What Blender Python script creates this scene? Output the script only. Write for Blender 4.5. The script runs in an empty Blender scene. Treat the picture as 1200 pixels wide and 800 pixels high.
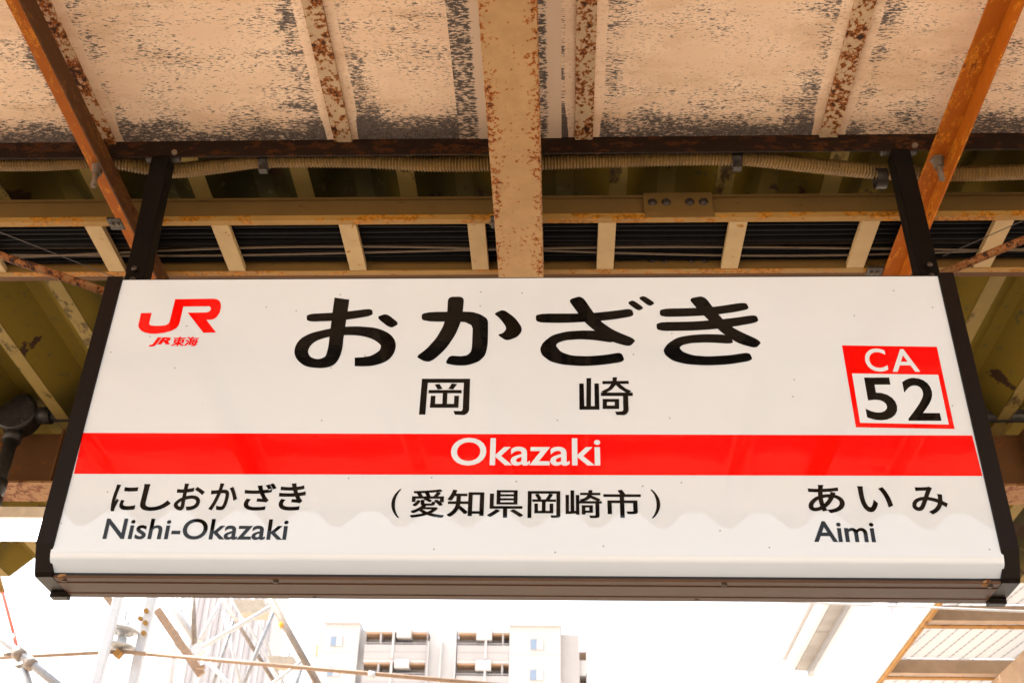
import bpy, bmesh, math, random
from mathutils import Vector, Matrix
from mathutils.geometry import tessellate_polygon
random.seed(7)
sc = bpy.context.scene
C = sc.collection
RAD = math.radians

# ------------------------------------------------------------------ camera
CAM = Vector((0, 0, 1.6)); YAW, PITCH, ROLL, FPX = -0.050456, 0.584635, 0.025527, 1341.74   # pixels of a 1200 x 800 frame
fw = Vector((math.sin(YAW)*math.cos(PITCH), math.cos(YAW)*math.cos(PITCH), math.sin(PITCH)))
r0 = Vector((math.cos(YAW), -math.sin(YAW), 0)); u0 = r0.cross(fw)
rt = math.cos(ROLL)*r0 + math.sin(ROLL)*u0
up = -math.sin(ROLL)*r0 + math.cos(ROLL)*u0
cd = bpy.data.cameras.new('camera'); cam = bpy.data.objects.new('camera', cd); C.objects.link(cam)
cam.matrix_world = Matrix(((rt.x, up.x, -fw.x, CAM.x), (rt.y, up.y, -fw.y, CAM.y), (rt.z, up.z, -fw.z, CAM.z), (0, 0, 0, 1)))
cd.sensor_width = 36; cd.lens = FPX/1200*36; cd.clip_start = .05; cd.clip_end = 6000
cd.dof.use_dof = True; cd.dof.focus_distance = 2.75; cd.dof.aperture_fstop = 10.0
sc.camera = cam

# ------------------------------------------------------------------ sky, sun, exposure
SUN_EL, SUN_AZ = RAD(56), RAD(278)          # azimuth measured clockwise from +Y: the sun stands high to the left
w = bpy.data.worlds.new('World'); sc.world = w; w.use_nodes = True
nt = w.node_tree; bg = nt.nodes['Background']
sky = nt.nodes.new('ShaderNodeTexSky'); sky.sky_type = 'NISHITA'; sky.sun_disc = False
sky.sun_elevation = SUN_EL; sky.sun_rotation = SUN_AZ; sky.air_density = 1.0; sky.dust_density = 4.0; sky.ozone_density = .6
hs = nt.nodes.new('ShaderNodeHueSaturation'); hs.inputs['Saturation'].default_value = .25     # thin white overcast
nt.links.new(sky.outputs[0], hs.inputs['Color']); nt.links.new(hs.outputs[0], bg.inputs[0]); bg.inputs[1].default_value = .145
sl = bpy.data.lights.new('sun', 'SUN'); sl.energy = 5.0; sl.angle = RAD(2); sl.color = (1, .94, .86)
so = bpy.data.objects.new('sun', sl); C.objects.link(so)
sd = Vector((math.sin(SUN_AZ)*math.cos(SUN_EL), math.cos(SUN_AZ)*math.cos(SUN_EL), math.sin(SUN_EL)))
so.rotation_euler = sd.to_track_quat('Z', 'Y').to_euler(); so.location = (-20, 5, 30)
vs = sc.view_settings; vs.view_transform = 'Standard'; vs.look = 'None'; vs.gamma = 1; vs.use_curve_mapping = False
vs.exposure = 2.1
sc.cycles.use_denoising = True
sc.cycles.max_bounces = 8; sc.cycles.diffuse_bounces = 5

# ------------------------------------------------------------------ pixel -> place helpers (a pixel gives the direction, the plane gives the distance)
def ray(x, y): return rt*((x-600)/FPX) - up*((y-400)/FPX) + fw
def atY(x, y, Y): v = ray(x, y); return CAM + v*(Y/v.y)
def atZ(x, y, Z): v = ray(x, y); return CAM + v*(Z/v.z)          # Z measured from the camera's height

# ------------------------------------------------------------------ material helpers
class NT:
    def __init__(s, name):
        s.m = bpy.data.materials.new(name); s.m.use_nodes = True
        s.t = s.m.node_tree; s.b = s.t.nodes['Principled BSDF']; s.tc = s.t.nodes.new('ShaderNodeTexCoord')
        s.co = s.tc.outputs['Object']
    def put(s, sock, v):
        if isinstance(v, bpy.types.NodeSocket): s.t.links.new(v, sock)
        elif isinstance(v, (tuple, list)) and len(v) == 3 and sock.type == 'RGBA': sock.default_value = (*v, 1)
        else: sock.default_value = v
    def rnd(s): return s.t.nodes.new('ShaderNodeObjectInfo').outputs['Random']
    def math(s, op, a, b=0.0, clamp=False):
        n = s.t.nodes.new('ShaderNodeMath'); n.operation = op; n.use_clamp = clamp
        s.put(n.inputs[0], a); s.put(n.inputs[1], b); return n.outputs[0]
    def noise(s, scale=(1, 1, 1), detail=3, rough=.6, w=None, f=1.0, co=None):
        mp = s.t.nodes.new('ShaderNodeMapping'); s.put(mp.inputs[0], co or s.co); mp.inputs['Scale'].default_value = scale
        n = s.t.nodes.new('ShaderNodeTexNoise'); n.noise_dimensions = '4D'; n.inputs['Scale'].default_value = f
        n.inputs['Detail'].default_value = detail; n.inputs['Roughness'].default_value = rough
        s.put(n.inputs['Vector'], mp.outputs[0])
        s.put(n.inputs['W'], w if w is not None else s.math('MULTIPLY', s.rnd(), 50)); return n.outputs['Fac']
    def step(s, v, lo, hi):
        n = s.t.nodes.new('ShaderNodeMapRange'); n.interpolation_type = 'SMOOTHSTEP'
        s.put(n.inputs[0], v); n.inputs[1].default_value = lo; n.inputs[2].default_value = hi; return n.outputs[0]
    def mix(s, f, a, b):
        n = s.t.nodes.new('ShaderNodeMix'); n.data_type = 'RGBA'
        s.put(n.inputs['Factor'], f); s.put(n.inputs[6], a); s.put(n.inputs[7], b); return n.outputs[2]
    def sep(s, co=None):
        n = s.t.nodes.new('ShaderNodeSeparateXYZ'); s.put(n.inputs[0], co or s.co); return n.outputs
    def bump(s, h, strength=.3, dist=.002):
        n = s.t.nodes.new('ShaderNodeBump'); n.inputs['Strength'].default_value = strength; n.inputs['Distance'].default_value = dist
        s.put(n.inputs['Height'], h); s.t.links.new(n.outputs[0], s.b.inputs['Normal'])
    def set(s, **k):
        for a, v in k.items(): s.put(s.b.inputs[a.replace('_', ' ')], v)
        return s.m

def plain(name, col, rough=.5, metal=0.0, var=.12, f=30, spec=.5):
    n = NT(name); v = n.noise(f=f, detail=4)
    c = n.mix(n.step(v, .3, .7), tuple(x*(1-var) for x in col), tuple(min(1, x*(1+var)) for x in col))
    return n.set(Base_Color=c, Roughness=rough, Metallic=metal, Specular_IOR_Level=spec)

def rusty(name, paint, rust=(.23, .075, .018), dark=(.035, .02, .014), cover=.55, f=40, stretch=(1, 1, 1), fine=1.0, rough=.6, big=.12, edge=None):
    """old paint with rust blooms and dark chips; cover is the threshold, lower means more rust"""
    n = NT(name)
    a = n.noise(scale=stretch, f=f, detail=5, rough=.65)
    b = n.noise(scale=stretch, f=f*.16, detail=2)
    v = n.math('ADD', a, n.math('MULTIPLY', n.math('SUBTRACT', b, .5), big*4))
    if edge: v = n.math('ADD', v, n.math('MULTIPLY', n.step(n.math('ABSOLUTE', n.sep()[0]), edge[0], edge[1]), edge[2]))
    m1 = n.step(v, cover-.03, cover+.03); m2 = n.step(v, cover+.07, cover+.12)
    g = n.noise(f=f*3*fine, detail=3)
    pc = n.mix(n.step(n.noise(f=f*.3, detail=4), .3, .7), tuple(x*.86 for x in paint), paint)
    rc = n.mix(n.step(g, .35, .65), tuple(x*.6 for x in rust), tuple(x*1.35 for x in rust))
    c = n.mix(m2, n.mix(m1, pc, rc), dark)
    n.bump(n.math('ADD', m1, n.math('MULTIPLY', g, .5)), .35, .0012)
    return n.set(Base_Color=c, Roughness=rough, Specular_IOR_Level=.10)

def panel_mat():
    n = NT('flaking_cream_board'); s = n.sep(); w_ = n.math('MULTIPLY', n.rnd(), 60)
    fl = n.math('ADD', n.math('MULTIPLY', n.noise(scale=(62, 210, 1), detail=6, rough=.7, w=w_), .86), n.math('MULTIPLY', n.noise(scale=(20, 60, 1), detail=4, rough=.6, w=w_), .14))
    cl = n.noise(scale=(5, 8, 1), detail=3, rough=.6, w=w_)
    st = n.noise(scale=(2.0, 26, 1), detail=2, w=w_)
    ax = n.math('ABSOLUTE', s[0]); ay = n.math('ABSOLUTE', s[1])
    endb = n.math('MULTIPLY', n.step(n.math('ADD', ay, n.math('MULTIPLY', n.math('SUBTRACT', cl, .5), .12)), .20, .32), n.math('ADD', .11, n.math('MULTIPLY', n.rnd(), .10)))             # worn towards the two ends of the board
    side = n.math('MULTIPLY', n.step(n.math('ADD', ax, n.math('MULTIPLY', cl, .05)), .255, .29), .05)
    margin = n.math('MULTIPLY', n.step(n.math('ADD', ax, n.math('ADD', n.math('MULTIPLY', n.math('SUBTRACT', cl, .5), .03), n.math('MULTIPLY', n.math('SUBTRACT', fl, .5), .05))), .288, .312), -.30)         # the covered strip beside the battens keeps its paint
    v = n.math('ADD', fl, endb); v = n.math('ADD', v, side); v = n.math('ADD', v, margin)
    v = n.math('ADD', v, n.math('MULTIPLY', n.math('SUBTRACT', cl, .5), .32))
    v = n.math('ADD', v, n.math('MULTIPLY', n.math('SUBTRACT', st, .5), .16))
    m = n.math('MULTIPLY', n.step(v, .562, .598), n.step(n.noise(f=240, detail=2, w=w_), .22, .42))
    paint = n.mix(n.step(cl, .35, .7), (.74, .535, .365), (.83, .64, .465))
    paint = n.mix(n.step(n.noise(scale=(3, 14, 1), detail=4, w=w_), .52, .75), paint, (.64, .43, .26))
    paint = n.mix(n.math('MULTIPLY', n.step(n.noise(scale=(1.6, 3.2, 1), detail=6, rough=.7, w=n.math('ADD', w_, 3)), .50, .62), .45), paint, (.50, .31, .165))
    m3 = n.step(n.math('ADD', n.noise(scale=(75, 240, 1), detail=3, w=n.math('ADD', w_, 7)), n.math('MULTIPLY', n.math('SUBTRACT', cl, .5), .3)), .585, .64)
    paint = n.mix(n.math('MULTIPLY', m3, .75), paint, (.36, .225, .135))
    bare = n.mix(n.step(n.noise(f=90, detail=2), .35, .65), (.075, .058, .050), (.125, .098, .085))
    n.bump(n.math('SUBTRACT', 1, m), .25, .001)
    return n.set(Base_Color=n.mix(m, paint, bare), Roughness=.75)

def bare_panel_mat():
    n = NT('bare_grey_board'); w_ = n.math('MULTIPLY', n.rnd(), 60)
    fl = n.noise(scale=(60, 170, 1), detail=5, rough=.65, w=w_); s = n.sep()
    v = n.math('ADD', fl, n.math('MULTIPLY', n.step(s[0], -.005, .012), -.2))
    m = n.step(v, .45, .52)
    return n.set(Base_Color=n.mix(m, (.62, .47, .34), n.mix(fl, (.05, .04, .033), (.09, .07, .06))), Roughness=.8)

def roof_mat():
    n = NT('peeling_green_yellow_roof_paint')
    pos = n.t.nodes.new('ShaderNodeNewGeometry').outputs['Position']
    v = n.noise(f=3.2, detail=6, rough=.62, w=.3, co=pos); g = n.noise(f=22, detail=4, w=.5, co=pos); k = n.noise(f=1.1, detail=2, w=2.0, co=pos)
    base = n.mix(n.step(k, .4, .62), (.125, .085, .010), (.030, .025, .006))
    base = n.mix(n.step(g, .56, .70), base, (.07, .06, .022))
    m = n.step(n.math('ADD', v, n.math('MULTIPLY', n.math('SUBTRACT', k, .5), .3)), .60, .615)
    c = n.mix(m, base, (.035, .018, .010))
    n.bump(n.math('SUBTRACT', 1, m), .5, .003)
    return n.set(Base_Color=c, Roughness=.75, Specular_IOR_Level=.05)

def sign_mat(name, col, specks=True, emit=0):
    n = NT(name)
    c = col
    if specks:
        vn = n.t.nodes.new('ShaderNodeTexVoronoi'); vn.voronoi_dimensions = '2D'; vn.inputs['Scale'].default_value = 11
        sp_ = n.sep(); cb = n.t.nodes.new('ShaderNodeCombineXYZ'); n.put(cb.inputs[0], sp_[0]); n.put(cb.inputs[1], sp_[2]); n.put(vn.inputs['Vector'], cb.outputs[0])
        vn.inputs['Randomness'].default_value = 1
        dot = n.math('SUBTRACT', 1, n.step(vn.outputs['Distance'], .014, .030))
        keep = n.step(n.sep(vn.outputs['Color'])[0], .72, .73)
        gr = n.noise(scale=(1.2, 1.2, 2.5), detail=5, w=1.0)
        c = n.mix(n.step(gr, .35, .75), col, (col[0]*.95, col[1]*.935, col[2]*.91))
        c = n.mix(n.math('MULTIPLY', n.math('MULTIPLY', dot, keep), .8), c, (.16, .09, .04))
    r = n.math('ADD', .002, n.math('MULTIPLY', n.noise(f=6, detail=3, w=3.), .006))
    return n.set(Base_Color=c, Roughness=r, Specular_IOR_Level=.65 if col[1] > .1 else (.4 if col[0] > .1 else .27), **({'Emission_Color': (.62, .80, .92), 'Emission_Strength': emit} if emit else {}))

M = {}
M['panel'] = panel_mat(); M['bare_panel'] = bare_panel_mat(); M['roof'] = roof_mat()
M['coverstrip'] = rusty('cream_yellow_strip_paint', (.22, .155, .045), rust=(.08, .055, .015), dark=(.04, .025, .012), cover=.60, f=16, stretch=(1, .5, 1), big=.14)
M['beam'] = rusty('cream_beam_paint_with_rust', (.45, .275, .125), rust=(.28, .075, .008), cover=.63, f=85, big=.09, edge=(.022, .064, .10))
M['batten'] = rusty('rust_chipped_batten', (.50, .36, .22), rust=(.24, .07, .010), cover=.50, f=75, big=.12)
M['strip'] = rusty('dark_rusted_angle', (.013, .006, .003), rust=(.04, .013, .003), dark=(.02, .012, .01), cover=.55, f=45, stretch=(.5, 1, 1))
M['orange'] = rusty('orange_red_oxide_angle', (.38, .10, .006), rust=(.48, .16, .010), dark=(.20, .05, .008), cover=.56, f=60, stretch=(1, .35, 1))
M['shadeleg'] = rusty('rusted_leg_painted_shade', (.075, .030, .009), rust=(.12, .045, .010), dark=(.03, .014, .006), cover=.56, f=60, stretch=(1, .35, 1))  # left bar's rusted vertical leg, its shade painted in as a darker brown
M['hanger'] = rusty('dark_brown_hanger_paint', (.004, .0028, .002), rust=(.018, .008, .004), dark=(.03, .018, .012), cover=.70, f=60, rough=.5)
M['ladder'] = rusty('cream_rack_paint', (.49, .345, .17), rust=(.36, .17, .03), dark=(.2, .09, .03), cover=.64, f=34, rough=.5)
M['rail'] = rusty('ochre_rack_paint', (.150, .086, .026), rust=(.10, .05, .012), dark=(.07, .04, .02), cover=.66, f=26, stretch=(.4, 1, 1), rough=.5)
M['railedge'] = rusty('yellowed_rack_flange', (.34, .195, .055), rust=(.34, .135, .012), dark=(.3, .16, .05), cover=.53, f=30, stretch=(.4, 1, 1), rough=.5)
M['cable'] = plain('black_cable_sheath', (.003, .0025, .0025), .6, var=.3, spec=.08)
M['cable2'] = plain('brown_cable_sheath', (.010, .007, .005), .5, var=.3, spec=.08)
M['conduit'] = plain('beige_corrugated_conduit', (.20, .12, .036), .5, var=.18, f=14)
M['clamp'] = plain('dark_iron', (.03, .022, .016), .5, .3, var=.4)
M['bolt'] = rusty('weathered_zinc', (.14, .11, .08), cover=.58, f=160, rough=.35)
M['boltdark'] = plain('blackened_bolt', (.05, .035, .025), .45, .5, var=.4, f=120)
M['frame'] = rusty('dark_brown_aluminium', (.010, .0063, .0047), rust=(.06, .03, .015), dark=(.10, .055, .03), cover=.74, f=50, rough=.38)
M['trim'] = rusty('brown_anodised_trim', (.10, .052, .030), rust=(.04, .022, .014), dark=(.02, .012, .01), cover=.72, f=40, stretch=(.25, 1, 1), rough=.42)
M['gap'] = plain('dark_joint', (.012, .009, .008), .8)
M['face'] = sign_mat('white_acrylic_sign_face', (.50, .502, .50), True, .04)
M['red'] = sign_mat('red_print', (.68, .003, .002), False)
M['black'] = sign_mat('black_print', (.002, .002, .002), False)
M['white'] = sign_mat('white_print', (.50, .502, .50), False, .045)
M['rod'] = rusty('rusted_rod', (.22, .11, .045), rust=(.20, .07, .02), dark=(.03, .015, .01), cover=.47, f=50)
M['brownbeam'] = rusty('brown_girder_paint', (.125, .058, .022), rust=(.16, .055, .018), dark=(.05, .025, .015), cover=.62, f=14, stretch=(.3, 1, 1))
M['flange'] = rusty('rust_flaked_flange', (.30, .16, .07), rust=(.17, .055, .018), dark=(.06, .03, .02), cover=.52, f=24)
M['grey'] = plain('dark_grey_conduit', (.032, .028, .025), .45, .2, var=.3, f=40)
M['lampbody'] = plain('cream_lamp_housing', (.62, .52, .40), .5)
M['thinwire'] = plain('brown_thin_wire', (.10, .065, .035), .5)
M['wire'] = plain('thin_dark_wire', (.04, .03, .025), .5)
n = NT('lit_fluorescent_tube'); M['tube'] = n.set(Base_Color=(.9, .9, .9), Emission_Color=(1, .97, .92), Emission_Strength=1.6)
M['concrete'] = plain('platform_asphalt_concrete', (.33, .262, .20), .85, var=.2, f=3)
M['ballast'] = plain('brown_track_ballast', (.36, .285, .215), .9, var=.3, f=8)
M['white_metal'] = plain('white_painted_steel', (.50, .51, .53), .45, var=.05)
M['galv'] = plain('galvanised_steel', (.30, .305, .32), .45, .2, var=.15)
M['brownsteel'] = plain('tan_steel', (.26, .165, .10), .6, var=.15)
M['tansteel'] = plain('weathered_steel_tube', (.22, .175, .14), .5, .1, var=.2)
M['platebeige'] = plain('beige_gusset_steel', (.42, .36, .29), .6)
M['pink'] = plain('salmon_red_insulating_rod', (.80, .17, .12), .4)
M['porcelain'] = plain('grey_porcelain', (.42, .42, .42), .15, var=.1)
M['orange_tape'] = plain('orange_marker', (.95, .38, .03), .5)
M['bwall'] = plain('pale_rendered_wall', (.45, .455, .47), .8, var=.03, f=.6)
M['bwall2'] = plain('warm_white_tile_wall', (.37, .365, .375), .8, var=.04, f=.6)
M['bpeach'] = plain('tan_balcony_ceiling', (.50, .33, .22), .8, var=.06, f=.5)
M['bdark'] = plain('dark_window_band', (.22, .19, .19), .3)  # one dark tone for the windows behind the balconies
M['glass'] = plain('window_glass', (.20, .27, .38), .08)
M['curtain'] = plain('curtained_pane', (.58, .62, .66), .2)
M['lilac'] = plain('lilac_white_cladding', (.45, .45, .48), .6, var=.04, f=.8)
M['lilacrib'] = plain('grey_lilac_rib', (.32, .315, .34), .6)
M['eave'] = plain('grey_beige_eave_panel', (.27, .255, .235), .8, var=.1, f=2)
M['ochre'] = rusty('ochre_purlin_paint', (.33, .175, .05), rust=(.22, .10, .03), dark=(.08, .05, .03), cover=.6, f=14)
M['beigebeam'] = plain('beige_purlin_paint', (.36, .26, .18), .6, var=.12, f=6)
def glazing():
    n = NT('wired_corrugated_translucent_sheet'); s = n.sep()
    def wave(a, b, k):
        u = n.math('ADD', n.math('MULTIPLY', s[0], a), n.math('MULTIPLY', s[1], b))
        return n.math('ABSOLUTE', n.math('SUBTRACT', n.math('FRACT', n.math('MULTIPLY', u, k)), .5))
    l1 = n.step(wave(1, .12, 8), .40, .47); l2 = n.step(wave(.15, 1, 11), .34, .46)
    l = n.math('MULTIPLY', l1, n.math('ADD', .35, n.math('MULTIPLY', l2, .65)))
    c = n.mix(l, (.46, .45, .44), (.12, .085, .07))
    n.set(Base_Color=c, Roughness=.5)
    tr = n.t.nodes.new('ShaderNodeBsdfTranslucent'); n.put(tr.inputs[0], c)
    mx = n.t.nodes.new('ShaderNodeMixShader'); mx.inputs[0].default_value = .6
    o = n.t.nodes['Material Output']
    n.t.links.new(n.b.outputs[0], mx.inputs[1]); n.t.links.new(tr.outputs[0], mx.inputs[2]); n.t.links.new(mx.outputs[0], o.inputs[0])
    return n.m
M['glazing'] = glazing()

# ------------------------------------------------------------------ mesh helpers (all coordinates in world metres)
def V(*a): return Vector(a)
def add_box(bm, lo, hi, bevel=0):
    lo = Vector(lo); hi = Vector(hi); b2 = bmesh.new()
    r = bmesh.ops.create_cube(b2, size=1)
    for v in b2.verts: v.co = Vector(((lo[i]+hi[i])/2 + v.co[i]*(hi[i]-lo[i]) for i in range(3)))
    if bevel: bmesh.ops.bevel(b2, geom=b2.edges[:], offset=bevel, segments=1, affect='EDGES', profile=.5)
    me = bpy.data.meshes.new('t'); b2.to_mesh(me); b2.free(); bm.from_mesh(me); bpy.data.meshes.remove(me)
def add_tube(bm, pts, rad, seg=12, caps=True, radii=None):
    pts = [Vector(p) for p in pts]; rings = []
    t0 = (pts[1]-pts[0]).normalized(); ref = Vector((0, 0, 1)) if abs(t0.z) < .9 else Vector((1, 0, 0))
    nrm = t0.cross(ref).normalized()
    for i, p in enumerate(pts):
        t = (pts[min(i+1, len(pts)-1)]-pts[max(i-1, 0)]).normalized()
        nrm = (nrm - t*nrm.dot(t)).normalized(); bn = t.cross(nrm)
        r = radii[i] if radii else rad
        rings.append([bm.verts.new(p + (nrm*math.cos(2*math.pi*k/seg)+bn*math.sin(2*math.pi*k/seg))*r) for k in range(seg)])
    for a, b in zip(rings, rings[1:]):
        for k in range(seg):
            f = bm.faces.new((a[k], a[(k+1) % seg], b[(k+1) % seg], b[k])); f.smooth = True
    if caps: bm.faces.new(rings[0][::-1]); bm.faces.new(rings[-1])
def add_prism(bm, prof, axis, a, b):
    """profile of 2-D points (the two other axes in order) extruded along axis from a to b"""
    def mk(p, t):
        c = [p[0], p[1]]; c.insert(axis, t); return bm.verts.new(c)
    A = [mk(p, a) for p in prof]; B = [mk(p, b) for p in prof]; n_ = len(prof)
    for i in range(n_): bm.faces.new((A[i], A[(i+1) % n_], B[(i+1) % n_], B[i]))
    bm.faces.new(A[::-1]); bm.faces.new(B)
def add_bar(bm, p, q, wd, hd, upv=(0, 0, 1), bevel=0):
    p = Vector(p); q = Vector(q); t = (q-p).normalized(); u = Vector(upv); s = t.cross(u).normalized(); u = s.cross(t)
    A = [bm.verts.new(p + s*a*wd/2 + u*b*hd/2) for a, b in ((-1, -1), (1, -1), (1, 1), (-1, 1))]
    B = [bm.verts.new(q + s*a*wd/2 + u*b*hd/2) for a, b in ((-1, -1), (1, -1), (1, 1), (-1, 1))]
    for i in range(4): bm.faces.new((A[i], A[(i+1) % 4], B[(i+1) % 4], B[i]))
    bm.faces.new(A[::-1]); bm.faces.new(B)
def add_lathe(bm, base, axis, prof, seg=20):
    base = Vector(base); axis = Vector(axis).normalized(); s = axis.orthogonal().normalized(); t = axis.cross(s)
    rings = [[bm.verts.new(base + axis*h + (s*math.cos(2*math.pi*k/seg)+t*math.sin(2*math.pi*k/seg))*max(r, 1e-4)) for k in range(seg)] for r, h in prof]
    for a, b in zip(rings, rings[1:]):
        for k in range(seg): bm.faces.new((a[k], a[(k+1) % seg], b[(k+1) % seg], b[k])).smooth = True
    bm.faces.new(rings[0][::-1]); bm.faces.new(rings[-1])

def obj(name, bm, mat, parent=None, bevel=0, origin=None, fixn=True):
    if fixn: bmesh.ops.recalc_face_normals(bm, faces=bm.faces[:])
    me = bpy.data.meshes.new(name); o = bpy.data.objects.new(name, me)
    if parent is not None:
        L = Vector((0, 0, 0)); p = parent
        while p is not None: L += p.location; p = p.parent
        if origin is None: origin = L
        o.parent = parent; o.location = Vector(origin) - L
    else:
        if origin is None:
            xs = [v.co for v in bm.verts]
            origin = Vector(((min(v.x for v in xs)+max(v.x for v in xs))/2, (min(v.y for v in xs)+max(v.y for v in xs))/2, min(v.z for v in xs)))
        o.location = origin
    bmesh.ops.translate(bm, verts=bm.verts[:], vec=-Vector(origin))
    bm.to_mesh(me); bm.free(); me.materials.append(M[mat] if isinstance(mat, str) else mat); C.objects.link(o)
    if bevel:
        md = o.modifiers.new('bevel', 'BEVEL'); md.width = bevel; md.segments = 2; md.limit_method = 'ANGLE'; md.angle_limit = RAD(35)
    return o
def tag(o, label, cat, group=None):
    o['label'] = label; o['category'] = cat
    if group: o['group'] = group
    return o
def thing(name, label, cat, loc, group=None):
    o = bpy.data.objects.new(name, None); C.objects.link(o); o.location = loc; o.empty_display_size = .1
    return tag(o, label, cat, group)
def structure(o): o['kind'] = 'structure'; return o
def B(): return bmesh.new()
def box_obj(name, lo, hi, mat, parent=None, bevel=0, mbevel=0):
    bm = B(); add_box(bm, lo, hi, mbevel); return obj(name, bm, mat, parent, bevel)
def share(src, parent, loc):
    o = src.copy(); C.objects.link(o); o.parent = parent; o.location = loc; return o
def smooth(pts, n_=8):
    pts = [Vector(p) for p in pts]; out = []
    for i in range(len(pts)-1):
        a, b, c, d = pts[max(i-1, 0)], pts[i], pts[i+1], pts[min(i+2, len(pts)-1)]
        for k in range(n_):
            t = k/n_
            out.append(.5*((2*b) + (c-a)*t + (2*a-5*b+4*c-d)*t*t + (3*b-a-3*c+d)*t**3))
    out.append(pts[-1]); return out
Z0 = CAM.z

# ================================================================== THE SETTING: ground, platform, canopy ceiling and roof
bm = B(); vs_ = [bm.verts.new((x, y, -1.15)) for x, y in ((-2500, -2500), (2500, -2500), (2500, 2500), (-2500, 2500))]; bm.faces.new(vs_)
structure(obj('ground', bm, 'ballast', origin=(0, 0, -1.15)))
bm = B(); add_box(bm, (-60, -3.2, -1.2), (60, 7.8, 0)); structure(obj('platform', bm, 'concrete', origin=(0, 0, 0)))

# ceiling boards and battens
ZC = Z0 + 2.285; YC = 2.40; PIT = .687; ROW = .68
XB = [.068 + PIT*k for k in range(-6, 7)]                       # batten centres
ce = bpy.data.objects.new('ceiling', None); C.objects.link(ce); ce.location = (0, 0, ZC); structure(ce)
ROWS = 4
bm = B(); add_box(bm, (-PIT/2+.001, -ROW/2+.0015, 0), (PIT/2-.001, ROW/2-.0015, .008)); pm = None
BEAMX0, BEAMX1 = -.188, -.0525
bare = None
for c in range(len(XB)-1):
    cx = (XB[c]+XB[c+1])/2
    for r in range(ROWS):
        cy = YC - ROW*(r+.5)
        if pm is None:
            pm = obj('board', bm, 'panel', ce, origin=(cx, cy, ZC)) if False else None
            me = bpy.data.meshes.new('board'); bm.to_mesh(me); bm.free(); me.materials.append(M['panel'])
            pm = bpy.data.objects.new('board', me); C.objects.link(pm); pm.parent = ce; pm.location = (cx, cy, 0)
        else: share(pm, ce, (cx, cy, 0))
# narrow bare strips of board on both sides of the beam, and the battens
def batten(name, x, wd, mat, z=-.012, y1=YC-.002):
    bm = B(); add_box(bm, (x-wd/2, YC-ROW*ROWS, ZC+z), (x+wd/2, y1, ZC-.0008)); return obj(name, bm, mat, ce, bevel=.0015)
for k, x in enumerate(XB):
    wd = .052
    batten('batten', x, wd, 'batten')
for x0, x1 in ((-.285, -.175), (-.075, .005)):
    bm = B(); add_box(bm, (x0, YC-ROW*ROWS, ZC-.004), (x1, YC-.003, ZC-.001)); obj('patch_board', bm, 'bare_panel', ce, origin=((x0+x1)/2, YC-1, ZC))

# folded-plate roof
RZ = Z0 + 2.9; RP = .40; VW = .07; DEP = .13; RY0, RY1 = -1.88, 7.25
roof = bpy.data.objects.new('canopy_roof', None); C.objects.link(roof); roof.location = (0, 0, RZ); structure(roof)
bm = B()
pr = [(-VW/2, 0), (VW/2, 0), (RP/2-VW/2, DEP), (RP/2+VW/2, DEP), (RP-VW/2, .0005), (RP-VW/2+.014, -.0012)]
top = [(x, z+.004) for x, z in pr[::-1]]; top[0] = (RP-VW/2+.014, -.0004)
prof = pr + top
add_prism(bm, prof, 1, RY0, RY1)
bmesh.ops.recalc_face_normals(bm, faces=bm.faces[:])
rme = bpy.data.meshes.new('roof_sheet'); bm.to_mesh(rme); bm.free(); rme.materials.append(M['roof'])
bm = B(); add_box(bm, (-.033, RY0+.01, -.007), (.033, RY1-.01, -.0022)); bmesh.ops.recalc_face_normals(bm, faces=bm.faces[:])
sme = bpy.data.meshes.new('cover_strip'); bm.to_mesh(sme); bm.free(); sme.materials.append(M['coverstrip'])
for k in range(-28, 29):
    o = bpy.data.objects.new('roof_sheet', rme); C.objects.link(o); o.parent = roof; o.location = (-2.18 + RP*(k+5), 0, 0)
    o = bpy.data.objects.new('cover_strip', sme); C.objects.link(o); o.parent = roof; o.location = (-2.18 + RP*(k+5), 0, 0)

bm = B(); add_box(bm, (-9, 3.45, Z0+2.68), (9, 3.60, RZ-.003)); obj('purlin_or_light_block', bm, M['brownbeam'], roof)  # added unseen bar, keeps light from behind out of the roof cavity
bm = B(); add_box(bm, (-9, .30, Z0+2.68), (9, .45, RZ-.003)); obj('purlin_or_light_block', bm, M['brownbeam'], roof)  # second added bar, unseen, stops light entering above the boards from the front
# ================================================================== STEELWORK OVER THE SIGN
HB = Z0 + 2.10
bm = B()
bx0, bx1 = BEAMX0, BEAMX1
add_prism(bm, [(bx0, HB), (bx1, HB), (bx1, HB+.009), (bx0+.0705, HB+.009), (bx0+.0705, HB+.116), (bx1, HB+.116), (bx1, HB+.125), (bx0, HB+.125), (bx0, HB+.116), (bx0+.0635, HB+.116), (bx0+.0635, HB+.009), (bx0, HB+.009)], 1, .12, 5.25)
tag(obj('steel_beam', bm, 'beam', bevel=.002, origin=(-.120, 2.4, HB)), 'cream steel beam speckled with rust crossing above the middle of the sign', 'beam')

# dark edge angle under the rim of the ceiling
ZA = HB + .127
bm = B(); add_prism(bm, [(YC, ZA), (YC+.006, ZA), (YC+.006, ZC+.006), (YC+.055, ZC+.006), (YC+.055, ZC+.012), (YC, ZC+.012)], 0, -4.0, 4.2)
tag(obj('edge_angle', bm, 'strip', bevel=.001, origin=(0, YC, ZA)), 'long dark rusted steel angle along the end of the ceiling boards', 'steel angle')

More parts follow.
